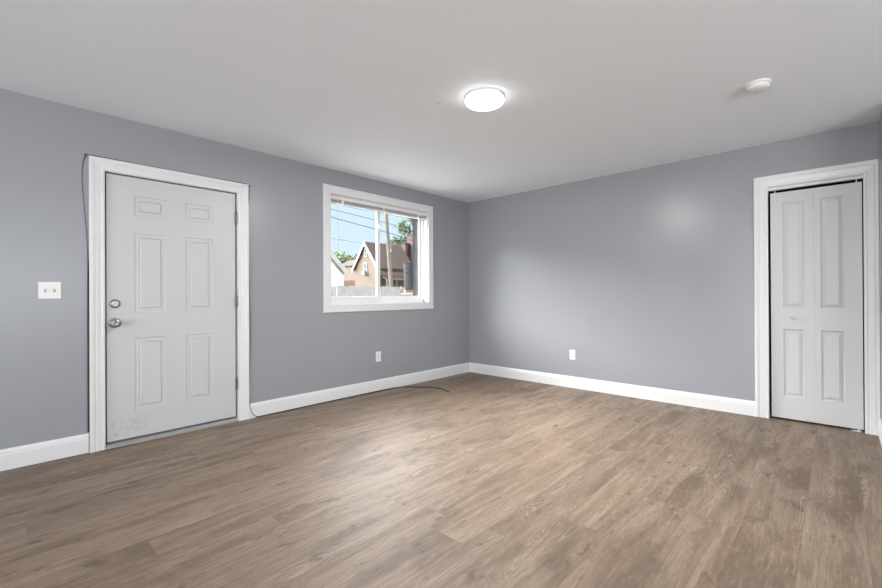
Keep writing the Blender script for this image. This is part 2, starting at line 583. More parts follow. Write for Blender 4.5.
struct(MB().box(XF - 0.3, 0.9, YS - 0.3, 0.12, -0.12, 0), 'floor', 'floor', 'greige oak plank laminate floor', 'floor')
struct(MB().box(XF - 0.3, 0.9, YS - 0.3, 0.29, H, H + 0.2), 'ceiling', 'ceiling', 'flat white painted ceiling', 'ceiling')


def wall_with_holes_x(mb, x0, x1, y0, y1, z0, z1, holes):
    """wall along x, holes (x0, x1, z0, z1) sorted by x"""
    cur = x0
    for a, b, c, d in holes:
        mb.box(cur, a, y0, y1, z0, z1)
        if c > z0:
            mb.box(a, b, y0, y1, z0, c)
        mb.box(a, b, y0, y1, d, z1)
        cur = b
    mb.box(cur, x1, y0, y1, z0, z1)
    return mb


def wall_with_holes_y(mb, y0, y1, x0, x1, z0, z1, holes):
    cur = y0
    for a, b, c, d in holes:
        mb.box(x0, x1, cur, a, z0, z1)
        if c > z0:
            mb.box(x0, x1, a, b, z0, c)
        mb.box(x0, x1, a, b, d, z1)
        cur = b
    mb.box(x0, x1, cur, y1, z0, z1)
    return mb


holes = [(DX0, DX1, 0, DZ), (WX0, WX1, WZ0, WZ1)]
struct(wall_with_holes_x(MB(), XF - 0.12, 0.12, 0, 0.12, 0, H, holes), 'wall_left', 'wall', 'grey painted wall holding the entry door and the window', 'wall')
struct(wall_with_holes_x(MB(), XF - 0.3, 0.26, 0.12, 0.29, -0.6, H, holes), 'wall_left_outside', 'dark_ext', 'dark grey outer skin of the window wall', 'wall')
struct(wall_with_holes_y(MB(), YR - 0.12, 0.0, 0, 0.12, 0, H, [(CY0, CY1, 0, CZ)]), 'wall_back', 'wall', 'plain grey painted wall holding the closet door', 'wall')
struct(MB().box(XR, 0, YR - 0.12, YR, 0, H), 'wall_right', 'wall', 'sliver of grey wall beside the closet at the picture edge', 'wall')
struct(MB().box(XR, XR + 0.12, YS, YR - 0.12, 0, H), 'wall_right_return', 'wall', 'grey return wall out of view behind the closet corner', 'wall')
struct(wall_with_holes_x(MB(), XF - 0.12, XR + 0.12, YS - 0.12, YS, 0, H, [(-7.2, -2.8, 0.55, 2.05)]), 'wall_side', 'wall', 'grey side wall behind the camera with an added opening for fill light', 'wall')
struct(wall_with_holes_y(MB(), YS, 0, XF - 0.12, XF, 0, H, [(-5.6, -1.2, 0.55, 2.05)]), 'wall_front', 'wall', 'grey wall behind the camera with an added opening for fill light', 'wall')
# closet recess behind the folding door
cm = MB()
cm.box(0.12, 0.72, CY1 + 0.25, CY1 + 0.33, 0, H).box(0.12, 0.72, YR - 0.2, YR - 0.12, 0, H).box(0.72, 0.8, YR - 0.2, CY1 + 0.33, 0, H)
struct(cm, 'wall_closet', 'closet_dark', 'inside walls of the closet coloured dark as shade', 'wall')

# baseboards
BH, BT = 0.134, 0.014
BP = [(0, 0), (BT, 0), (BT, BH - 0.034), (BT - 0.002, BH - 0.029), (BT - 0.002, BH - 0.018), (BT - 0.006, BH - 0.009), (BT - 0.009, BH), (0, BH)]


def base_x(mb, x0, x1, y, sgn, dz=0.0):
    return mb.prism([(y + sgn * u, z + dz) for u, z in BP], 0, x0, x1)


def base_y(mb, y0, y1, x, sgn, dz=0.0):
    return mb.prism([(x + sgn * u, z + dz) for u, z in BP], 1, y0, y1)


CO = 0.088
cas_l, cas_r, cas_h = -4.162, -3.224, 2.026        # inner edges of the entry casing
struct(base_x(MB(), XF, cas_l - CO - 0.006, 0, -1, 0.005), 'baseboard_left', 'white', 'white baseboard left of the entry door', 'baseboard')
struct(base_x(MB(), cas_r + CO, 0, 0, -1), 'baseboard_window', 'white', 'white baseboard under the window between door and corner', 'baseboard')
ccl, ccr, cch = -3.437, -4.036, 2.049              # inner edges of the closet casing
struct(base_y(MB(), ccl + 0.1, 0, 0, -1), 'baseboard_back', 'white', 'white baseboard along the plain grey wall up to the closet', 'baseboard')
struct(base_x(MB(), XR, -0.022, YR, 1), 'baseboard_right', 'white', 'white baseboard end right of the closet casing', 'baseboard')
struct(base_y(MB(), YS, YR, XR, -1), 'baseboard_return', 'white', 'white baseboard along the return wall out of view', 'baseboard')
struct(base_y(MB(), YS, 0, XF, 1), 'baseboard_front', 'white', 'white baseboard behind the camera', 'baseboard')


def casing_profile(w):
    return [(0, 0), (0, 0.009), (0.005, 0.0115), (0.016, 0.012), (0.020, 0.0095), (0.026, 0.0105), (w - 0.040, 0.0145), (w - 0.036, 0.0125),
            (w - 0.030, 0.0155), (w - 0.018, 0.0185), (w - 0.005, 0.0185), (w, 0.016), (w, 0)]


# ------------------------------------------------------------------ entry door
t1 = MB().sweep([(cas_l, 0, 0), (cas_l, 0, cas_h), (cas_r, 0, cas_h), (cas_r, 0, 0)], casing_profile(CO), -1, (0, -1, 0))
struct(t1, 'trim_1', 'white', 'white fluted casing around the entry door', 'door trim')
jm = MB()
jm.box(DX0, cas_l + 0.003, 0.0005, 0.16, 0, cas_h + 0.003).box(cas_r - 0.006, DX1, 0.0005, 0.16, 0, cas_h + 0.003).box(DX0, DX1, 0.0005, 0.16, cas_h - 0.003, DZ)
jamb = struct(jm, 'trim_2', 'white', 'white jamb lining the entry door opening', 'door trim')
ws = MB()
ws.box(cas_l + 0.003, cas_l + 0.022, 0.056, 0.075, 0.03, 2.02).box(cas_r - 0.03, cas_r - 0.006, 0.056, 0.075, 0.03, 2.02).box(cas_l, cas_r, 0.056, 0.075, 2.0, 2.022)
ws.build('dark_gap_stop', 'black', jamb)  # stop coloured black so the gap round the leaf reads as shade
th = MB().prism([(-0.012, 0), (-0.010, 0.010), (0.004, 0.026), (0.06, 0.030), (0.16, 0.022), (0.16, 0)], 0, cas_l + 0.002, cas_r - 0.004)
struct(th, 'trim_3', 'threshold', 'pale metal threshold under the entry door', 'threshold')

LX0, LX1, LZ0, LZ1 = -4.149, -3.2455, 0.044, 2.013
LY = 0.010
cols = [(-3.981, -3.772), (-3.634, -3.428)]
rows = [(1.723, 1.872), (0.985, 1.592), (0.243, 0.794)]
panels = [(a, b, c, d) for a, b in cols for c, d in rows]
dprof = [(0, 0), (0.003, -0.004), (0.009, -0.005), (0.029, -0.0035), (0.033, -0.0075), (0.041, -0.001)]
dm = MB().panel_slab(LX0, LX1, LZ0, LZ1, panels, dprof, lambda u, z, d: (u, LY - d, z), 0.044)
door = struct(dm, 'door_1', 'entry', 'white six-panel entry door with scuffs low on its latch side', 'door', at=(LX0, LY, 0.0))
sw = MB().box(LX0 + 0.004, LX1 - 0.004, LY + 0.004, LY + 0.04, 0.026, 0.045)
sw.build('door_sweep', 'sweep', door)
for hz in (1.805, 1.065, 0.333):
    hm = MB()
    for k in range(5):
        z0 = hz - 0.048 + k * 0.0194
        hm.cyl((LX1 + 0.005, LY - 0.013, z0), (LX1 + 0.005, LY - 0.013, z0 + 0.0184), 0.0085, seg=14)
    hm.cyl((LX1 + 0.005, LY - 0.013, hz - 0.053), (LX1 + 0.005, LY - 0.013, hz + 0.055), 0.0045, seg=12)
    hm.box(LX1 + 0.003, LX1 + 0.0125, LY - 0.004, LY + 0.03, hz - 0.048, hz + 0.048)
    hm.box(LX1 + 0.0005, LX1 + 0.0035, LY - 0.004, LY + 0.03, hz - 0.048, hz + 0.048)
    tag(hm.build('hinge', 'brass_dull', door, smooth=True), 'dull grey metal hinge')
# deadbolt with thumb turn
db = MB().lathe([(0, 0), (0.033, 0), (0.033, 0.004), (0.029, 0.010), (0.022, 0.0125), (0.020, 0.010), (0, 0.0105)], (-4.101, LY, 1.056), (0, -1, 0), 36)
dbo = tag(db.build('deadbolt', 'nickel', door, smooth=True), 'satin nickel deadbolt rose')
tt = MB().cyl((-4.101, LY - 0.008, 1.056), (-4.101, LY - 0.020, 1.056), 0.009, seg=18)
tt.prism([(-4.101 - 0.0115, 1.056 - 0.013), (-4.101 - 0.004, 1.056 - 0.0165), (-4.101 + 0.0125, 1.056 + 0.011), (-4.101 + 0.0045, 1.056 + 0.016)], 1, LY - 0.030, LY - 0.016)
tt.build('thumb_turn', 'nickel', dbo, smooth=True)
kn = MB().lathe([(0, 0), (0.037, 0), (0.037, 0.004), (0.033, 0.009), (0.020, 0.012), (0.0135, 0.016), (0.013, 0.026), (0.021, 0.031), (0.029, 0.038),
                 (0.032, 0.047), (0.0315, 0.056), (0.027, 0.064), (0.016, 0.0675), (0.0125, 0.0655), (0, 0.065)], (-4.104, LY, 0.914), (0, -1, 0), 40)
kno = tag(kn.build('doorknob', 'nickel', door, smooth=True), 'round satin nickel doorknob')
lk = MB().box(-4.104 - 0.007, -4.104 + 0.007, LY - 0.069, LY - 0.064, 0.912, 0.916)
lk.build('lock_button', 'nickel', kno)

# ------------------------------------------------------------------ closet door
t4 = MB().sweep([(0, ccl, 0), (0, ccl, cch), (0, ccr, cch), (0, ccr, 0)], casing_profile(0.1), -1, (-1, 0, 0))
# right leg is trimmed by the corner: keep it short of the side wall
for v in t4.bm.verts:
    v.co.y = max(v.co.y, YR + 0.003)
struct(t4, 'trim_4', 'white', 'white fluted casing around the closet door', 'door trim')
cj = MB()
cj.box(0.0005, 0.12, CY1 - 0.004, CY1, 0, cch + 0.002).box(0.0005, 0.12, CY0, CY0 + 0.007, 0, cch + 0.002).box(0.0005, 0.12, CY0, CY1, cch - 0.003, CZ)
cjo = struct(cj, 'trim_5', 'white', 'white jamb lining the closet opening', 'door trim')
MB().box(0.018, 0.062, CY0 + 0.008, CY1 - 0.005, 2.022, 2.046).build('track', 'white', cjo)
bx = 0.022
croot = empty('door_2', (bx, (CY0 + CY1) / 2, 0), 'white bifold closet door with two narrow panelled leaves', 'door', kind='structure')
cprof = [(0, 0), (0.005, -0.007), (0.012, -0.0085), (0.019, -0.006), (0.036, -0.001), (0.039, -0.001)]
CZ0, CZ1 = 0.018, 1.996
fold = -3.741
for (ya, yb, pa, pb, nm) in ((-3.452, fold + 0.0003, -3.537, -3.676, 'latch'), (fold - 0.0003, -4.029, -3.783, -3.926, 'pivot')):
    pl = [(-pa, -pb, 0.985, 1.905), (-pa, -pb, 0.211, 0.796)]
    lm = MB().panel_slab(-ya, -yb, CZ0, CZ1, pl, cprof, lambda u, z, d: (bx - d, -u, z), 0.034)
    leaf = lm.build('leaf', 'closet_white', croot, at=(bx, (ya + yb) / 2, CZ0))
    if nm == 'latch':
        km = MB().lathe([(0, 0), (0.011, 0), (0.009, 0.004), (0.008, 0.012), (0.014, 0.018), (0.0165, 0.024), (0.015, 0.029), (0.008, 0.032), (0, 0.0325)],
                        (bx, -3.602, 0.898), (-1, 0, 0), 28)
        km.build('knob', 'closet_white', leaf, smooth=True)
        MB().cyl((bx + 0.017, ya - 0.03, 2.000), (bx + 0.017, ya - 0.03, 2.024), 0.004, seg=12).build('pivot_pin', 'plastic', leaf)
    else:
        MB().cyl((bx + 0.017, yb + 0.03, 2.000), (bx + 0.017, yb + 0.03, 2.024), 0.004, seg=12).build('pivot_pin', 'plastic', leaf)
        fb = MB().box(bx - 0.012, bx + 0.03, yb + 0.012, yb + 0.07, 0, 0.004).box(bx + 0.008, bx + 0.022, yb + 0.02, yb + 0.034, 0.003, 0.02)
        fb.build('floor_bracket', 'plastic', leaf)

# ------------------------------------------------------------------ window
wo = (WX0, WX1, WZ0, WZ1)
wl, wr, wb, wt = -2.286, -0.837, 1.015, 2.186
t6 = MB().sweep([(wl, 0, wb), (wl, 0, wt), (wr, 0, wt), (wr, 0, wb), (wl, 0, wb)],
                [(0, 0), (0, 0.013), (0.004, 0.0165), (0.07, 0.0175), (0.078, 0.0185), (0.084, 0.016), (0.086, 0)], -1, (0, -1, 0))
struct(t6, 'trim_6', 'white', 'flat white casing around the window', 'window trim')
wj = MB()
wj.box(WX0, WX1, 0.0005, 0.085, WZ0, WZ0 + 0.012).box(WX0, WX1, 0.0005, 0.085, WZ1 - 0.01, WZ1).box(WX0, WX0 + 0.01, 0.0005, 0.085, WZ0, WZ1).box(WX1 - 0.01, WX1, 0.0005, 0.085, WZ0, WZ1)
struct(wj, 'trim_7', 'white', 'white jamb and sill lining the window opening', 'window trim')
win = empty('window_1', (-1.56, 0.09, WZ0), 'white two-pane sliding window looking onto neighbouring houses', 'window', kind='structure')
fm = MB()
fx0, fx1, fz0, fz1 = WX0 + 0.005, WX1 - 0.005, WZ0 + 0.006, WZ1 - 0.004
fm.box(fx0, fx1, 0.065, 0.135, fz0, fz0 + 0.036).box(fx0, fx1, 0.065, 0.135, fz1 - 0.035, fz1)
fm.box(fx0, fx0 + 0.018, 0.065, 0.135, fz0, fz1).box(fx1 - 0.022, fx1, 0.065, 0.135, fz0, fz1)
fm.box(fx0 + 0.03, fx1 - 0.03, 0.066, 0.071, fz0 + 0.03, fz0 + 0.046).box(fx0 + 0.03, fx1 - 0.03, 0.096, 0.101, fz0 + 0.03, fz0 + 0.046)
fm.build('window_frame', 'vinyl', win, bevel=0.003)


def sash(x0, x1, y0, y1, wa=0.042, wc=0.042):
    m = MB()
    z0, z1 = fz0 + 0.038, fz1 - 0.036
    w = 0.042
    m.box(x0, x1, y0, y1, z0, z0 + w).box(x0, x1, y0, y1, z1 - w, z1)
    m.box(x0, x0 + wa, y0, y1, z0 + w, z1 - w).box(x1 - wc, x1, y0, y1, z0 + w, z1 - w)
    o = m.build('sash', 'vinyl', win, at=((x0 + x1) / 2, (y0 + y1) / 2, z0), bevel=0.002)
    yc = (y0 + y1) / 2
    MB().box(x0 + wa - 0.004, x1 - wc + 0.004, yc - 0.002, yc + 0.002, z0 + w - 0.004, z1 - w + 0.004).build('pane', 'glass', o)
    return o


s1 = sash(fx0 + 0.016, -1.566, 0.073, 0.094, 0.022)
s2 = sash(-1.588, fx1 - 0.020, 0.104, 0.126, 0.042, 0.033)
lt = MB().box(-1.592, -1.576, 0.056, 0.073, 1.90, 1.955).cyl((-1.584, 0.06, 1.915), (-1.584, 0.046, 1.925), 0.006, seg=10)
tag(lt.build('latch', 'plastic', s1, bevel=0.002), 'small white sash latch')

# raised mini blind at the head of the window
bl = empty('window_blind', (-1.56, 0.03, 2.178), 'raised white slatted blind bunched at the window head', 'blind')
hb = MB().box(wl + 0.012, wr - 0.012, 0.012, 0.050, 2.140, 2.176)
hb.box(wl + 0.012, wr - 0.012, 0.008, 0.013, 2.136, 2.176)
hb.build('headrail', 'blind', bl, bevel=0.002)
sk = MB()
for k in range(15):
    z = 2.136 - k * 0.0022
    sk.prism([(0.012, z - 0.0004), (0.031, z + 0.0008), (0.050, z - 0.0004), (0.050, z - 0.0012), (0.031, z), (0.012, z - 0.0012)], 0, wl + 0.018, wr - 0.018)
sk.build('slat_stack', 'blind', bl)
MB().box(wl + 0.018, wr - 0.018, 0.014, 0.048, 2.091, 2.103).build('bottom_rail', 'blind', bl, bevel=0.003)
for x in (wl + 0.16, -1.56, wr - 0.16):
    MB().box(x - 0.012, x + 0.012, 0.008, 0.054, 2.088, 2.136).build('ladder_tape', 'blind', bl)
wd = MB().cyl((-2.192, 0.006, 2.145), (-2.189, 0.004, 1.60), 0.0034, seg=6).cyl((-2.192, 0.006, 2.150), (-2.192, 0.006, 2.120), 0.006, seg=8)
tag(wd.build('wand', 'clear', bl), 'thin clear tilt wand')
MB().tube([(-1.456, 0.006, 2.14), (-1.455, 0.005, 1.9), (-1.457, 0.005, 1.66)], 0.0016, 6).lathe([(0.002, 0), (0.006, -0.012), (0.007, -0.03), (0, -0.032)], (-1.457, 0.005, 1.66)).build('lift_cord', 'plastic', bl)

# ------------------------------------------------------------------ things on walls and ceiling
sp = empty('light_switch', (-4.4555, 0, 1.1535), 'white double toggle switch plate left of the entry door', 'light switch')
MB().prism([(-4.5125, 1.0965), (-4.3985, 1.0965), (-4.3985, 1.2105), (-4.5125, 1.2105)], 1, -0.0055, 0).build('cover_plate', 'plastic', sp, bevel=0.0035)
for dx in (-0.023, 0.023):
    x = -4.4555 + dx
    q = MB().box(x - 0.0055, x + 0.0055, -0.0062, -0.005, 1.1415, 1.1655).build('toggle_slot', 'slot', sp)
    MB().prism([(-0.004, 1.1495), (-0.016, 1.159), (-0.017, 1.1655), (-0.012, 1.167), (-0.004, 1.1615)], 0, x - 0.0042, x + 0.0042).build('toggle', 'plastic', sp, bevel=0.001)
    for z in (1.1235, 1.1835):
        MB().cyl((x, -0.005, z), (x, -0.0066, z), 0.003, seg=12).build('screw', 'plastic_grey', sp)


def outlet(place, loc, label):
    """place(u, d, z): u along the wall, d off the wall"""
    root = empty('electrical_outlet', loc, label, 'outlet', 'duplex outlets on the grey walls')

    def bar(m, u0, u1, d0, d1, z0, z1):
        a, b = place(u0, d0, z0), place(u1, d1, z1)
        return m.box(a[0], b[0], a[1], b[1], a[2], b[2])
    bar(MB(), -0.035, 0.035, 0, 0.0055, -0.0572, 0.0572).build('cover_plate', 'plastic', root, bevel=0.003)
    for cz in (-0.0195, 0.0195):
        r = bar(MB(), -0.0165, 0.0165, 0.005, 0.0072, cz - 0.014, cz + 0.014).build('receptacle', 'plastic_grey', root, bevel=0.003)
        for u in (-0.0063, 0.0063):
            bar(MB(), u - 0.0011, u + 0.0011, 0.007, 0.0076, cz - 0.002, cz + 0.007).build('slot', 'slot', r)
        bar(MB(), -0.0022, 0.0022, 0.007, 0.0076, cz - 0.0095, cz - 0.0055).build('ground_hole', 'slot', r)
    a, b = place(0, 0.005, 0), place(0, 0.0068, 0)
    MB().cyl(a, b, 0.003, seg=12).build('screw', 'plastic_grey', root)
    return root


outlet(lambda u, d, z: (-1.660 + u, -d, 0.401 + z), (-1.660, 0, 0.401), 'white wall outlet low on the wall under the window')
outlet(lambda u, d, z: (-d, -1.585 - u, 0.392 + z), (0, -1.585, 0.392), 'white wall outlet low on the plain wall between room corner and closet')

lp = empty('ceiling_light', (-2.451, -2.158, H), 'lit round white flush-mount light on the ceiling', 'ceiling light')
MB().lathe([(0, 0), (0.122, 0), (0.131, -0.003), (0.133, -0.014), (0.130, -0.019), (0.124, -0.019), (0, -0.016)], (-2.451, -2.158, H), (0, 0, 1), 64).build('base_ring', 'plastic', lp, smooth=True)
MB().lathe([(0.1295, -0.0185), (0.1305, -0.025), (0.127, -0.035), (0.114, -0.046), (0.090, -0.055), (0.058, -0.061), (0.025, -0.0635), (0, -0.064)], (-2.451, -2.158, H), (0, 0, 1), 64).build('diffuser', 'lamp', lp, smooth=True)

ll = bpy.data.lights.new('lamp_light', 'AREA')
ll.shape = 'DISK'
ll.size = 0.23
ll.energy = LAMP_WATTS
ll.color = (1.0, 0.985, 0.96)
llo = bpy.data.objects.new('lamp_light', ll)
COL.objects.link(llo)
llo.parent = lp
llo.location = (0, 0, -0.0665)

sd = empty('smoke_detector', (-1.387, -3.52, H), 'round white smoke detector on the ceiling in front of the closet', 'smoke detector')
MB().lathe([(0, 0), (0.070, 0), (0.070, -0.008), (0.066, -0.011), (0, -0.011)], (-1.387, -3.52, H), (0, 0, 1), 48).build('mounting_plate', 'plastic', sd, smooth=True)
MB().lathe([(0, -0.011), (0.060, -0.011), (0.064, -0.014), (0.063, -0.026), (0.056, -0.034), (0.040, -0.038), (0.020, -0.0395), (0, -0.040)], (-1.387, -3.52, H), (0, 0, 1), 48).build('housing', 'plastic', sd, smooth=True)
vm = MB()
for k in range(20):
    a = 2 * math.pi * k / 20
    c = Vector((-1.387 + 0.0635 * math.cos(a), -3.52 + 0.0635 * math.sin(a), H - 0.019))
    vm.cyl(c + Vector((-0.006 * math.sin(a), 0.006 * math.cos(a), 0)), c - Vector((-0.006 * math.sin(a), 0.006 * math.cos(a), 0)), 0.0022, seg=6)
vm.build('vent_ring', 'plastic_grey', sd)
MB().lathe([(0, -0.0385), (0.011, -0.0385), (0.010, -0.0425), (0, -0.043)], (-1.387 + 0.01, -3.52 + 0.005, H), (0, 0, 1), 24).build('test_button', 'plastic_grey', sd, smooth=True)

# loose cable: up the left of the door, over its casing, down the right side and away along the baseboard
OL, OR, OT = cas_l - CO, cas_r + CO, cas_h + CO
pts = [(OL - 0.004, -0.0075, 0.15), (OL - 0.004, -0.0075, 0.5), (OL - 0.004, -0.0075, 0.9), (OL - 0.004, -0.007, 1.15), (OL - 0.008, -0.004, 1.45), (OL - 0.022, -0.004, 1.70),
       (OL - 0.036, -0.004, 1.92), (OL - 0.034, -0.004, 2.03), (OL - 0.018, -0.004, 2.105), (OL + 0.01, -0.006, OT + 0.005), (OL + 0.35, -0.006, OT + 0.003),
       (OR - 0.35, -0.006, OT + 0.003), (OR - 0.02, -0.006, OT + 0.003), (OR + 0.004, -0.006, OT - 0.03), (OR + 0.004, -0.006, 1.98), (OR + 0.002, -0.005, 1.85), (OR + 0.003, -0.004, 1.4),
       (OR + 0.012, -0.004, 1.05), (OR + 0.018, -0.004, 0.80), (OR + 0.010, -0.004, 0.50), (OR + 0.004, -0.005, 0.25), (OR + 0.004, -0.012, 0.150), (OR + 0.006, -0.019, 0.11),
       (OR + 0.022, -0.020, 0.055), (OR + 0.060, -0.020, 0.012), (OR + 0.11, -0.020, 0.0055), (-2.6, -0.0195, 0.0055), (-2.0, -0.0195, 0.0055), (-1.6, -0.024, 0.0055), (-1.36, -0.062, 0.0055),
       (-1.18, -0.26, 0.0055), (-1.10, -0.46, 0.0055), (-1.165, -0.66, 0.0055)]
rad = [0.0065] * 4 + [0.0017] * 4 + [0.003] * 5 + [0.005, 0.005] + [0.0018] * 6 + [0.0022] * 3 + [0.0035, 0.0045] + [0.0055] * 7  # thick first stretch draws the dark gap beside the casing
cab = MB().tube(pts, rad, 8, 8).build('cable', 'cable', smooth=True, weld=False)
tag(cab, 'loose black cable looping around the entry door, thickened into its dark casing gap, and along the window wall baseboard', 'cable')

# ------------------------------------------------------------------ outside the window
struct(MB().box(-40, 160, 0.3, 200, -0.7, -0.6), 'ground', 'ground', 'lawn outside the window', 'ground')
struct(MB().box(-9, 7, 0.3, 6.2, -0.6, -0.56), 'path', 'reflector', 'added unseen pale patio between the window and the fence', 'reflector')  # unseen pale ground added to bounce light up to the ceiling

fe = empty('picket_fence', (3, 6.5, -0.6), 'weathered pale wooden fence running behind the window', 'fence')
pk = MB()
x = -3.5
random.seed(3)
while x < 9.5:
    w = 0.092
    top = 1.385 + random.uniform(-0.02, 0.015)
    y = 6.5 + random.uniform(-0.004, 0.004)
    pk.prism([(x, -0.55), (x + w, -0.55), (x + w, top - 0.006), (x + w - 0.006, top), (x + 0.006, top), (x, top - 0.006)], 1, y, y + 0.018)
    x += w + random.choice((0.006, 0.01, 0.012, 0.03))
pk.build('picket_panel', 'fence', fe)
for z in (-0.2, 0.95):
    MB().box(-3.5, 9.5, 6.52, 6.56, z, z + 0.09).build('rail', 'fence', fe)
for k in range(6):
    MB().box(-3.5 + k * 2.6 - 0.05, -3.5 + k * 2.6 + 0.05, 6.56, 6.66, -0.6, 1.36).build('post', 'fence', fe)

# near ledge with bucket
MB_pier = MB().box(-0.735, -0.28, 0.30, 0.62, -0.6, 1.125).box(-0.755, -0.26, 0.296, 0.64, 1.125, 1.185)
tag(MB_pier.build('brick_pier', 'pier', at=(-0.55, 0.43, -0.6)), 'red brick pier with pale mortar outside the right window pane', 'brick pier')
bk = empty('bucket', (-0.645, 0.47, 1.185), 'dark grey plastic bucket standing on the brick pier', 'bucket')
MB().lathe([(0, 0), (0.128, 0), (0.130, 0.004), (0.141, 0.24), (0.148, 0.243), (0.148, 0.262), (0.143, 0.265), (0.145, 0.31), (0.151, 0.313), (0.151, 0.33), (0.146, 0.333), (0.147, 0.36),
            (0.153, 0.362), (0.153, 0.372), (0.145, 0.372), (0.143, 0.36), (0.126, 0.008), (0, 0.008)], (-0.645, 0.47, 1.185), (0, 0, 1), 48).build('body', 'bucket', bk, smooth=True)
hp = [(-0.645 + 0.154 * math.cos(a), 0.47 - 0.158 * math.sin(a) * 0.99, 1.185 + 0.318 - 0.03 * math.sin(a)) for a in [math.pi * k / 8 for k in range(9)]]
tag(MB().tube(hp, 0.0025, 6, 4).build('handle', 'wire', bk, weld=False), 'thin wire handle')

# leaning utility pole and the wires
po = empty('utility_pole', (8.30, 11.46, -0.6), 'leaning weathered wooden utility pole behind the fence', 'utility pole')
pdir = (Vector((8.07, 11.69, 4.97)) - Vector((8.26, 11.51, 1.08)))
p0 = Vector((8.26, 11.51, 1.08)) + pdir * (-1.68 / pdir.z)
p1 = Vector((8.26, 11.51, 1.08)) + pdir * (6.4 / pdir.z)
MB().cyl(p0, p1, 0.105, 0.08, seg=18).build('shaft', 'pole', po, smooth=True)
ca = p1 - pdir.normalized() * 0.5
MB().box(ca.x - 0.8, ca.x + 0.8, ca.y - 0.15, ca.y - 0.06, ca.z - 0.06, ca.z + 0.06).build('crossarm', 'pole', po)
for dx in (-0.7, 0.7):
    MB().lathe([(0.02, 0), (0.03, 0.03), (0.02, 0.06), (0.03, 0.09), (0, 0.11)], (ca.x + dx, ca.y - 0.105, ca.z + 0.06), (0, 0, 1), 12).build('insulator', 'plastic_grey', po)
wires = [
    ('topmost thin black overhead wire crossing the sky', 0.008, [(-3.5, 5.5, 3.55), (2.28, 9.1, 4.36), (6.74, 13.11, 5.34), (14.92, 14.63, 5.64)]),
    ('second black overhead wire from the top passing the pole', 0.012, [(-3.5, 6.5, 4.10), (2.28, 9.1, 4.27), (8.14, 11.53, 4.49), (14.92, 14.63, 4.77), (30, 21.5, 5.5)]),
    ('third black overhead wire from the top, thickest of the four', 0.015, [(-3.5, 6.5, 4.05), (2.28, 9.1, 4.02), (8.2, 11.45, 4.02), (14.91, 14.64, 4.09), (30, 21.5, 4.6)]),
    ('lowest black overhead wire dropping to the tan house gable', 0.022, [(0, 8, 3.4), (5.28, 14.67, 4.15), (11.74, 22.39, 5.23), (33.93, 48.42, 8.93), (35.95, 51.1, 9.2)]),
]
for lab, r, pp in wires:
    tag(MB().tube(pp, r, 6, 6).build('power_line', 'wire', weld=False), lab, 'power line', 'overhead wires outside the window')

# white garage on the left
ga = empty('white_house', (9.7, 17.3, -0.6), 'white gabled house with pale eaves at the left of the window view', 'house')
gx0, gx1, gy0, gy1, ez, rz = 3.37, 9.45, 17.3, 26.0, 2.60, 5.64
gc = (gx0 + gx1) / 2
MB().prism([(gx0, -0.6), (gx1, -0.6), (gx1, ez), (gc, rz), (gx0, ez)], 1, gy0, gy1).build('wall', 'white_siding', ga)
sl = (rz - ez) / (gx1 - gc)
rf = MB()
for sgn in (1, -1):
    e = gc + sgn * (gx1 - gc + 0.17)
    ze = ez - 0.17 * sl
    rf.prism([(gc, rz + 0.02), (e, ze + 0.02), (e, ze + 0.16), (gc, rz + 0.16)], 1, gy0 - 0.12, gy1 + 0.3)
rf.build('roof', 'roof_light', ga)
for sgn in (1, -1):
    e = gc + sgn * (gx1 - gc + 0.18)
    ze = ez - 0.18 * sl
    MB().prism([(gc, rz - 0.20), (e, ze - 0.20), (e, ze + 0.18), (gc, rz + 0.18)], 1, gy0 - 0.16, gy0 - 0.12).build('rake_board', 'ext_trim', ga)

# tan house with the steep gable
th_ = empty('tan_house', (36, 48, -0.6), 'tan two-storey house with steep white-edged gable and brown roof', 'house')
tx0, tx1, ty0, ty1, tez, trz = 36.0, 43.2, 47.8, 53.7, 5.75, 9.45
tc = (ty0 + ty1) / 2
MB().prism([(ty0, -0.6), (ty1, -0.6), (ty1, tez), (tc, trz), (ty0, tez)], 0, tx0, tx1).build('wall', 'tan', th_)
tsl = (trz - tez) / (ty1 - tc)
rf = MB()
for sgn in (1, -1):
    e = tc + sgn * (ty1 - tc + 0.45)
    ze = tez - 0.45 * tsl
    rf.prism([(tc, trz + 0.03), (e, ze + 0.03), (e, ze + 0.22), (tc, trz + 0.22)], 0, tx0 - 0.3, tx1 + 0.3)
rf.build('roof', 'roof', th_)
for sgn in (1, -1):
    e = tc + sgn * (ty1 - tc + 0.46)
    ze = tez - 0.46 * tsl
    MB().prism([(tc, trz - 0.34), (e, ze - 0.34), (e, ze + 0.24), (tc, trz + 0.24)], 0, tx0 - 0.37, tx0 - 0.3).build('rake_board', 'ext_trim', th_)


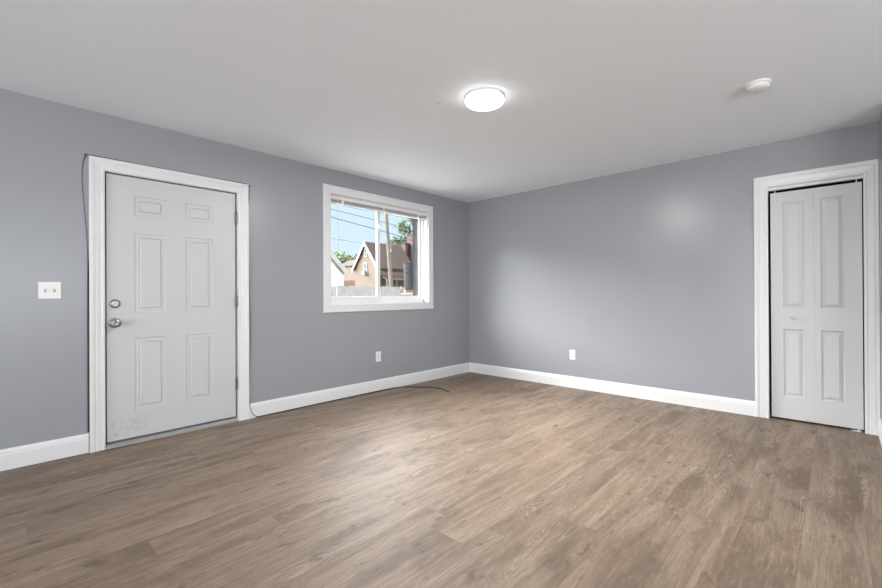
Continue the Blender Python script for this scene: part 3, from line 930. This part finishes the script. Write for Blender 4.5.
def house_window(face, c, w, z0, z1, parent):
    """face: 'x' wall at x=c[0] looking -x, 'y' wall at y=c[1] looking -y"""
    m, g = MB(), MB()
    f = 0.13
    if face == 'x':
        m.box(c[0] - 0.08, c[0] + 0.02, c[1] - w / 2 - f, c[1] + w / 2 + f, z0 - f, z1 + f)
        g.box(c[0] - 0.10, c[0] - 0.08, c[1] - w / 2, c[1] + w / 2, z0, (z0 + z1) / 2 - 0.03).box(c[0] - 0.10, c[0] - 0.08, c[1] - w / 2, c[1] + w / 2, (z0 + z1) / 2 + 0.03, z1)
    else:
        m.box(c[0] - w / 2 - f, c[0] + w / 2 + f, c[1] - 0.08, c[1] + 0.02, z0 - f, z1 + f)
        g.box(c[0] - w / 2, c[0] + w / 2, c[1] - 0.10, c[1] - 0.08, z0, (z0 + z1) / 2 - 0.03).box(c[0] - w / 2, c[0] + w / 2, c[1] - 0.10, c[1] - 0.08, (z0 + z1) / 2 + 0.03, z1)
    o = m.build('window', 'ext_trim', parent)
    g.build('pane', 'ext_glass', o)
    return o


house_window('x', (36.0, 50.75), 0.55, 7.35, 8.45, th_)
w2 = house_window('x', (36.0, 50.85), 0.75, 4.55, 6.2, th_)
MB().box(35.5, 35.95, 50.5, 51.1, 4.45, 4.95).build('air_conditioner', 'ext_trim', th_)
house_window('y', (39.6, 48.0), 1.0, 4.55, 6.0, th_)
MB().prism([(48.0, 4.35), (46.1, 3.55), (46.1, 3.42), (48.0, 4.15)], 0, 36.6, 41.4).build('porch_roof', 'roof', th_)
MB().box(36.7, 41.2, 47.9, 48.02, -0.6, 3.6).build('porch_shade', 'porch_dark', th_)  # dark sheet standing in for the shade under the porch roof
for q in (36.7, 38.6, 41.2):
    MB().box(q - 0.12, q + 0.12, 46.2, 46.44, -0.6, 3.6).build('porch_post', 'tan', th_)
el = MB().box(37.5, 41, 54.3, 60.2, 3.7, 6.1).build('wing_wall', 'tan', th_)
MB().box(37.4, 41, 54.3, 60.2, -0.6, 3.7).build('wing_base', 'red_lower', th_)
MB().prism([(37.35, 6.1), (39.3, 7.3), (41.6, 6.1), (41.6, 6.25), (39.3, 7.45), (37.35, 6.25)], 1, 54.0, 60.6).build('wing_roof', 'porch_dark', th_)

# red brick building to the right
bb = empty('brick_building', (50, 54, -0.6), 'red brick building with stepped top right of the tan house', 'building')
MB().box(47.8, 60, 54.5, 57.0, -0.6, 10.7).box(48.9, 60, 47.6, 55.2, -0.6, 12.4).build('wall', 'brick', bb)
MB().box(48.8, 60, 47.5, 55.3, 12.4, 12.55).box(47.7, 60, 54.45, 57.1, 10.7, 10.82).build('coping', 'roof', bb)


def tree(loc, trunk_h, crown, leafmat, label, n, leaf, seed):
    rnd = random.Random(seed)
    root = empty('tree', loc, label, 'tree', 'trees behind the houses')
    lx, ly, lz = loc
    m = MB()
    m.cyl((lx, ly, lz), (lx, ly, lz + trunk_h), 0.3, 0.16, seg=10)
    for (cx, cy, cz, r) in crown:
        m.cyl((lx, ly, lz + trunk_h * 0.8), (lx + cx, ly + cy, lz + cz), 0.13, 0.04, seg=7)
    m.build('trunk', 'bark', root, smooth=True)
    f = MB()
    tot = sum(c[3] ** 2 for c in crown)
    for (cx, cy, cz, r) in crown:
        for _ in range(int(n * r * r / tot)):
            d = Vector((rnd.gauss(0, 1), rnd.gauss(0, 1), rnd.gauss(0, 1))).normalized()
            p = Vector((lx + cx, ly + cy, lz + cz)) + d * r * rnd.uniform(0.45, 1.08)
            nn = (d + Vector((rnd.uniform(-1, 1), rnd.uniform(-1, 1), rnd.uniform(-1, 1))) * 0.8).normalized()
            a = nn.orthogonal().normalized()
            b = nn.cross(a)
            ang = rnd.uniform(0, 6.28)
            a, b = a * math.cos(ang) + b * math.sin(ang), b * math.cos(ang) - a * math.sin(ang)
            s = leaf * rnd.uniform(0.7, 1.3)
            f.face([p - a * s, p - b * s * 0.55 + nn * s * 0.1, p + a * s, p + b * s * 0.55 + nn * s * 0.1])
    f.build('crown', leafmat, root, weld=False)
    return root


tree((51.5, 82.5, -0.6), 6.0, [(-1.8, 2.0, 9.6, 2.6), (0.6, -0.6, 9.9, 2.5), (2.6, -2.8, 9.2, 2.4), (0, 0, 7.6, 3.0), (-3.2, 4.0, 8.0, 2.5), (4.0, -4.2, 8.8, 2.4)], 'leaf_a',
     'yellow-green tree between the white house and the tan house', 1500, 0.42, 1)
tree((52.6, 60.9, -0.6), 8.0, [(-1.5, 0.9, 12.2, 1.6), (0.2, -0.2, 12.6, 1.5), (1.4, -1.4, 12.0, 1.6), (0, 0, 10.4, 2.2)], 'leaf_b',
     'low green tree behind the tan house roof', 1100, 0.3, 2)
tree((57.6, 61.2, -0.6), 10.0, [(-2.4, 2.7, 16.4, 1.5), (-0.6, 0.7, 18.4, 1.5), (-1.6, 1.8, 15.6, 1.3), (0.0, 0.1, 17.0, 1.6), (1.6, -1.8, 17.4, 2.0), (0.6, -0.8, 14.8, 2.2), (2.8, -3.4, 15.4, 2.6)], 'leaf_c',
     'tall grey-green tree above the red brick building', 1300, 0.34, 5)
